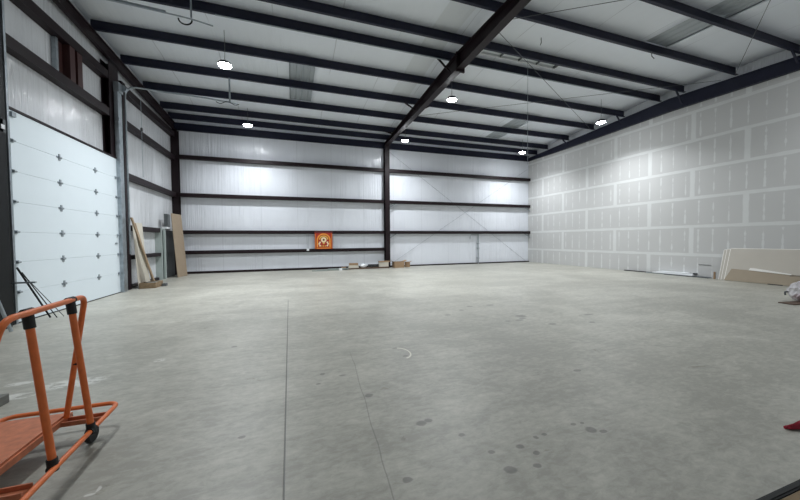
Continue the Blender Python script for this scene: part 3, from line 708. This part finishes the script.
# ------------------------------------------------------------------ banner on the back wall
bn = empty('banner', (1.65, D-.27, 1.56)); tag(bn, 'red and gold printed banner hanging between two girts on the back wall', 'banner')
BY = D-.262
bm = bm_new(); n = 14
rows = []
for j in range(n+1):
    rows.append([bm.verts.new((1.17+.96*i/n, BY + .012*math.sin(i*1.1)*(1-.3*j/n), 1.13+.98*j/n)) for i in range(n+1)])
for A, B in zip(rows, rows[1:]):
    for i in range(n): bm.faces.new((A[i], A[i+1], B[i+1], B[i]))
o = fin('cloth', bm, 'flagred', bn, True); md = o.modifiers.new('t', 'SOLIDIFY'); md.thickness = .004
def ring(bm, cx, cz, r0, r1, a0, a1, y, n=24):
    pts = []
    for k in range(n+1):
        t = math.radians(a0+(a1-a0)*k/n); pts.append((math.cos(t), math.sin(t)))
    for yy in (y,):
        A = [bm.verts.new((cx+r0*c, yy, cz+r0*s)) for c, s in pts]; B = [bm.verts.new((cx+r1*c, yy, cz+r1*s)) for c, s in pts]
        for k in range(n): bm.faces.new((A[k], A[k+1], B[k+1], B[k]))
def flat(name, f, mat, y):
    bm = bm_new(); f(bm, y); o = fin(name, bm, mat, bn); md = o.modifiers.new('t', 'SOLIDIFY'); md.thickness = .003
def poly(bm, pts, y): bm.faces.new([bm.verts.new((a, y, b)) for a, b in pts])
CX, CZ = 1.65, 1.62
flat('printed_border', lambda bm, y: [poly(bm, p, y) for p in ([(1.20,1.16),(1.225,1.16),(1.225,1.98),(1.20,1.98)], [(2.075,1.16),(2.10,1.16),(2.10,1.98),(2.075,1.98)], [(1.26,1.16),(2.04,1.16),(2.04,1.21),(1.26,1.21)])], 'flagor', BY-.018)
flat('printed_top_band', lambda bm, y: poly(bm, [(1.17,2.03),(2.13,2.03),(2.13,2.11),(1.17,2.11)], y), 'flagdark', BY-.018)
flat('printed_arch', lambda bm, y: (ring(bm, CX, CZ, .30, .38, 0, 180, y), poly(bm, [(CX-.38,1.24),(CX-.30,1.24),(CX-.30,CZ),(CX-.38,CZ)], y), poly(bm, [(CX+.30,1.24),(CX+.38,1.24),(CX+.38,CZ),(CX+.30,CZ)], y)), 'flagor', BY-.019)
flat('printed_inner_arch', lambda bm, y: ring(bm, CX, CZ, .20, .26, 10, 170, y), 'flaggold', BY-.020)
flat('printed_medallion', lambda bm, y: (ring(bm, CX, CZ+.02, .055, .15, 0, 360, y), [ring(bm, CX+dx, dz, .0, .05, 0, 360, y, 10) for dx, dz in ((-.2,1.5),(.2,1.5),(-.2,1.32),(.2,1.32),(-.24,1.42),(.24,1.42))]), 'flagcream', BY-.021)
flat('printed_core', lambda bm, y: ring(bm, CX, CZ+.02, .0, .055, 0, 360, y), 'flagdark', BY-.022)
flat('printed_diamond', lambda bm, y: [poly(bm, [(CX+dx,1.46-s),(CX+dx+s,1.46),(CX+dx,1.46+s),(CX+dx-s,1.46)], y) for dx, s in ((0,.07),)] + [poly(bm, [(CX+dx,1.30-.04),(CX+dx+.04,1.30),(CX+dx,1.34),(CX+dx-.04,1.30)], y) for dx in (-.1,0,.1)], 'flaggold', BY-.023)
# socket and cord left of the banner
so = empty('wall_socket', (.80, D-.25, 1.15)); tag(so, 'small white socket box on the lowest girt left of the banner', 'socket')
bm = bm_new(); box(bm, .74, .87, D-.29, D-.228, 1.05, 1.17); fin('socket_box', bm, 'white', so, bevel=.008)
for dx in (-.03, .03):
    bm = bm_new(); tube(bm, [(.80+dx, D-.25, 1.17), (.80+dx*1.2, D-.25, 1.95)], .008, 6); fin('cord', bm, 'galv', so)

# ------------------------------------------------------------------ scrap along the back wall
def slab(name, cx, cy, lx, ly, z0, z1, rz, mat, label, cat, group=None, bevel=.004):
    bm = bm_new(); box(bm, -lx/2, lx/2, -ly/2, ly/2, 0, z1-z0)
    o = fin(name, bm, mat, bevel=bevel); o.location = (cx, cy, z0); o.rotation_euler.z = rz
    return tag(o, label, cat, group)
def carton(cx, cy, lx, ly, h, rz, label, mat='card'):
    root = empty('cardboard_box', (cx, cy, 0), rz); tag(root, label, 'box')
    bm = bm_new(); t = .008
    box(bm, -lx/2, lx/2, -ly/2, ly/2, 0, t)
    for a, b, c, d in ((-lx/2,lx/2,-ly/2,-ly/2+t),(-lx/2,lx/2,ly/2-t,ly/2),(-lx/2,-lx/2+t,-ly/2+t,ly/2-t),(lx/2-t,lx/2,-ly/2+t,ly/2-t)): box(bm, a,b,c,d,t,h)
    o = fin('carton_body', bm, mat); o.parent = root
    for sx in (-1, 1):
        bm = bm_new(); mt = Matrix.Translation((sx*lx/2, 0, h)) @ Matrix.Rotation(sx*-.35, 4, 'Y')
        box(bm, 0 if sx > 0 else -lx*.35, lx*.35 if sx > 0 else 0, -ly/2, ly/2, 0, .006, mt); o = fin('carton_flap', bm, mat); o.parent = root
for k, (x0, y0, x1, y1, r, m, nm) in enumerate([(.95,17.05,2.6,17.15,.025,'greenmetal','grey-green pipe, frontmost on the floor left of the scrap'),(1.2,17.22,2.9,17.30,.025,'galv','galvanised pipe lying behind the grey-green one'),
     (1.55,17.40,2.68,17.44,.02,'greenmetal','thin grey-green pipe nearest the back wall')]):
    pipe('scrap_pipe', [(x0,y0,r),(x1,y1,r)], r, m, nm, 'pipe')
slab('scrap_board', 2.35, 17.25, 1.1, .18, .055, .09, .1, 'greenmetal', 'grey-green strip lying across the pipes', 'strip')
slab('white_block', 2.42, 16.98, .14, .12, 0, .12, .3, 'white', 'little white block in front of the pipes', 'block')
slab('scrap_board', 3.46, 17.42, 1.5, .22, 0, .07, .03, 'carddark', 'dark plank under the scrap pile', 'plank')
slab('scrap_board', 4.74, 17.45, 1.0, .25, 0, .08, -.02, 'carddark', 'dark plank at the foot of the maroon column', 'plank')
slab('wood_offcut', 3.20, 17.42, .55, .18, .07, .22, .05, 'cream', 'cream block on the dark plank, left end', 'block')
slab('wood_offcut', 3.20, 17.42, .50, .14, .222, .34, -.1, 'card', 'brown offcut topmost on the cream block', 'block')
slab('wood_offcut', 2.68, 17.56, .24, .12, .0, .14, .12, 'card', 'brown offcut left of the cream block', 'block')
bm = bm_new(); bmesh.ops.create_icosphere(bm, subdivisions=3, radius=.14)
for v in bm.verts: v.co = Vector((v.co.x*1.35, v.co.y*.6, v.co.z*.75)) * (1+.18*math.sin(v.co.x*31)*math.cos(v.co.z*27+v.co.y*20))
o = fin('crumpled_sheet', bm, 'white', smooth=True); o.location = (3.78, 17.5, .165); tag(o, 'crumpled white plastic sheet in the middle of the scrap pile', 'sheet')
for k, (dx, dz) in enumerate(((0,0),(.0,.054),(.0,.108))):
    bm = bm_new(); tube(bm, [(4.02+dx,17.45,.11+dz),(4.35+dx,17.42,.11+dz),(4.64+dx,17.46,.11+dz)], .026, 8)
    tag(fin('black_hose', bm, 'rubber', smooth=True), 'black hose length in the scrap pile, %s' % ('lowest','middle','topmost')[k], 'hose')
slab('wood_offcut', 4.95, 17.5, .55, .2, .08, .34, 0, 'cream', 'pale block left of the column foot', 'block')
slab('wood_offcut', 4.98, 17.5, .62, .24, .34, .40, .06, 'card', 'brown lid-like board on the pale block', 'board')
carton(5.84, 17.50, .60, .42, .34, .05, 'long brown cardboard box right of the column foot')
carton(6.48, 17.70, .30, .30, .30, -.3, 'open brown cardboard box at the right end of the scrap')

# ------------------------------------------------------------------ right wall: leaning sheets, trims
def lean(name, x0, y0, y1, h, mat, label, th=.013, top=None, edge=True):
    """sheet whose long edge stands on the floor, top against the drywall"""
    xt = top if top is not None else R-.02
    root = empty(name, (x0, (y0+y1)/2, 0)); tag(root, label, 'board', 'sheets leaning on the drywall')
    a = [(x0,0),(xt,h)]; dx, dz = xt-x0, h; ln = math.hypot(dx, dz); nx, nz = -dz/ln*th, dx/ln*th
    def sheet(nm, m, e0, ya, yb, f0=0.0, f1=1.0, off=0.0):
        bm = bm_new(); q = []
        for f, o_ in ((f0,0),(f1,0),(f1,1),(f0,1)): q.append((x0+dx*f+nx*o_+nx*off/th*1, 0+dz*f+nz*o_+nz*off/th))
        va = [bm.verts.new((p[0], ya, p[1])) for p in q]; vb = [bm.verts.new((p[0], yb, p[1])) for p in q]
        for k in range(4): bm.faces.new((va[k], va[(k+1)%4], vb[(k+1)%4], vb[k]))
        bm.faces.new(va); bm.faces.new(vb[::-1]); return fin(nm, bm, m, root)
    sheet('sheet_face', mat, 0, y0, y1-.02)
    sheet('sheet_end', 'gypedge', 0, y1-.02, y1, 0, 1)
    sheet('top_edge', 'gypedge', 0, y0, y1-.02, 1.0, 1.018)
lean('gypsum_sheet', 15.42, 3.75, 7.50, 1.12, 'gypface', 'gypsum sheet at the back of the leaning stack, reaching furthest left')
lean('gypsum_sheet', 15.36, 3.70, 7.40, 1.15, 'gypface', 'middle gypsum sheet of the leaning stack', top=R-.05)
lean('gypsum_sheet', 15.30, 3.60, 7.28, 1.18, 'gypface', 'front pale greige gypsum sheet of the stack leaning on the drywall', top=R-.08)
# brown board slipping in front: polygon in the leaning plane
def leanpoly(name, x0, xt, h, pts, mat, label, off):
    dx, dz = xt-x0, h; ln = math.hypot(dx, dz); n = Vector((-dz/ln, 0, dx/ln)); th = n*.012
    bm = bm_new(); A = [bm.verts.new(Vector((x0+dx*z/h, y, z))+n*off) for y, z in pts]; B = [bm.verts.new(v.co+th) for v in A]
    bm.faces.new(A); bm.faces.new(B[::-1]); m = len(A)
    for k in range(m): bm.faces.new((A[k], A[(k+1)%m], B[(k+1)%m], B[k]))
    return tag(fin(name, bm, mat), label, 'board')
leanpoly('brown_board', 15.30, R-.08, 1.18, [(7.27,.005),(3.6,.005),(3.6,.22),(5.35,.31),(5.6,.37),(7.12,.44)], 'brownface', 'low brown kraft board in front of the greige gypsum sheets', .016)
leanpoly('white_sliver', 15.30, R-.08, 1.18, [(6.65,.42),(5.62,.35),(5.62,.38),(6.50,.50),(6.62,.50)], 'gypedge', 'pale torn sliver along the top of the brown board', .030)
bm = bm_new(); tube(bm, [(15.28, 5.62, .34), (15.33, 4.9, .40), (15.35, 4.3, .38)], .012, 6); tag(fin('black_strap', bm, 'rubber'), 'thin black strip along the brown board near the right edge', 'strap')
bm = bm_new(); tube(bm, [(15.22, 5.75, .015), (15.24, 6.1, .015)], .014, 6); tag(fin('black_strap', bm, 'rubber'), 'short black stick on the floor at the foot of the brown board', 'strap')
for k, (x, y0, y1, w, h, z, m, nm) in enumerate([(15.63,7.85,11.3,.07,.035,0,'black','dark metal stud on the floor against the drywall'),(15.53,7.80,10.2,.07,.035,0,'galv','grey metal stud in front of the dark one'),
       (15.44,7.82,9.4,.06,.03,0,'darkgrey','short grey stud frontmost on the floor by the leaning sheets')]):
    bm = bm_new(); extrude(bm, cprof(h, w, .004, .008, 1), (x, y0, z), (x, y1, z)); tag(fin('metal_stud', bm, m), nm, 'stud', 'studs on the floor by the drywall')
for k, (y0, y1, x, z, nm) in enumerate([(8.35,9.9,15.58,.037,'lower'),(8.3,9.75,15.61,.071,'middle'),(8.6,9.6,15.63,.105,'topmost')]):
    slab('white_board', x, (y0+y1)/2, .20, y1-y0, z, z+.032, (-.02,.01,.03)[k], 'white', 'white board stacked on the metal studs by the drywall, %s' % nm, 'board', 'white boards on the studs')
slab('dark_block', 15.50, 8.28, .10, .12, .105, .16, .1, 'black', 'small black block at the near end of the white boards', 'block')
slab('wood_offcut', 15.42, 7.62, .05, .05, .0, .28, 0, 'card', 'brown wooden peg standing between the studs and leaning sheets', 'peg')
bm = bm_new(); box(bm, 15.725, 15.738, 7.88, 8.3, .50, .515); tag(fin('wall_mark', bm, 'darkgrey'), 'thin dark strip fixed low on the drywall left of the leaning sheets', 'strip')

# ------------------------------------------------------------------ bundle at the right edge
slab('plywood_offcut', 11.90, 4.06, 1.5, .28, 0, .022, -.12, 'carddark', 'thin brown plywood offcut under the plastic bag at right edge', 'board')
def blob(name, c, s, mat, label, cat, seed=0, amp=.22, sub=4):
    bm = bm_new(); bmesh.ops.create_icosphere(bm, subdivisions=sub, radius=1)
    for v in bm.verts:
        p = v.co; q = 1+amp*(math.sin(p.x*5+seed)*math.cos(p.y*6+seed*2)+.6*math.sin(p.z*9+p.x*7+seed*3)+.35*math.cos(p.y*17+p.z*13))*.5
        v.co = Vector((p.x*s[0]*q, p.y*s[1]*q, max(-s[2]*.86, p.z*s[2]*q)))
    o = fin(name, bm, mat, smooth=True); o.location = c
    return tag(o, label, cat)
bag = blob('plastic_bag', (11.98, 4.12, .025+.225), (.46,.28,.26), 'film', 'crumpled clear plastic bag on the brown offcut at right edge', 'bag', 1.3)
blob('pink_cloth', (12.02, 4.12, .025+.095), (.28,.18,.105), 'pink', 'dusty pink cloth bundle inside the clear plastic bag', 'cloth', 2.1)
bm = bm_new(); tube(bm, fillet([(11.40,4.22,.27),(11.28,4.22,.28),(11.30,4.22,.20)], .05), .018, 8); tag(fin('bag_tie', bm, 'darkgrey', smooth=True), 'dark tie sticking out of the plastic bag', 'tie')
# red cloth, lower right
bm = bm_new(); nx, ny = 16, 12; rows = []
for j in range(ny+1):
    row = []
    for i in range(nx+1):
        a, b_ = i/nx, j/ny
        taper = .12+.88*min(1, a*1.9)
        x = 3.86+.62*a; y = 1.41+(b_-.5)*.20*taper - .16*a
        z = .012+.045*math.sin(math.pi*b_)*min(1, .35+a*2.0)*(1+.35*math.sin(9*a+5*b_)) + .012*math.sin(20*b_+6*a)
        row.append(bm.verts.new((x, y, max(.008, z))))
    rows.append(row)
for A, B in zip(rows, rows[1:]):
    for i in range(nx): bm.faces.new((A[i], A[i+1], B[i+1], B[i]))
o = fin('red_cloth', bm, 'red', smooth=True); md = o.modifiers.new('t', 'SOLIDIFY'); md.thickness = .008; md.offset = 1
tag(o, 'crumpled crimson cloth lying on the concrete at the lower right edge', 'cloth')
# threshold strip and board, bottom right corner
bm = bm_new(); box(bm, 2.1, 5.2, 1.035, 1.08, 0, .010); box(bm, 2.1, 5.2, 1.045, 1.07, .010, .016)
tag(fin('rubber_strip', bm, 'rubber', bevel=.003), 'black rubber strip across the bottom right corner of the floor', 'strip')
slab('plywood_sheet', 3.9, .59, 3.0, .88, 0, .010, 0, 'burlap', 'brownish board edge showing beyond the black strip at bottom right', 'board')

# ------------------------------------------------------------------ camera, world, view
cam = bpy.data.cameras.new('camera'); co = bpy.data.objects.new('camera', cam); COL.objects.link(co); SC.camera = co
cam.sensor_fit = 'HORIZONTAL'; cam.sensor_width = 36; cam.lens = 316.39/800*36; cam.clip_start = .02; cam.clip_end = 100
yaw, pit, rol = math.radians(18.798), math.radians(1.809), math.radians(-.427)
F = Vector((math.sin(yaw)*math.cos(pit), math.cos(yaw)*math.cos(pit), -math.sin(pit))); Rv = Vector((math.cos(yaw), -math.sin(yaw), 0)); U = Rv.cross(F)
R2 = Rv*math.cos(rol)+U*math.sin(rol); U2 = -Rv*math.sin(rol)+U*math.cos(rol)
m = Matrix((R2, U2, -F)).transposed().to_4x4(); m.translation = Vector((0,0,1.6)); co.matrix_world = m
w = bpy.data.worlds.new('world'); SC.world = w; w.use_nodes = True
w.node_tree.nodes['Background'].inputs[0].default_value = (.01,.012,.018,1); w.node_tree.nodes['Background'].inputs[1].default_value = 1
SC.view_settings.view_transform = 'Standard'; SC.view_settings.look = 'None'; SC.view_settings.exposure = 0.36; SC.view_settings.gamma = 1; SC.view_settings.use_curve_mapping = False
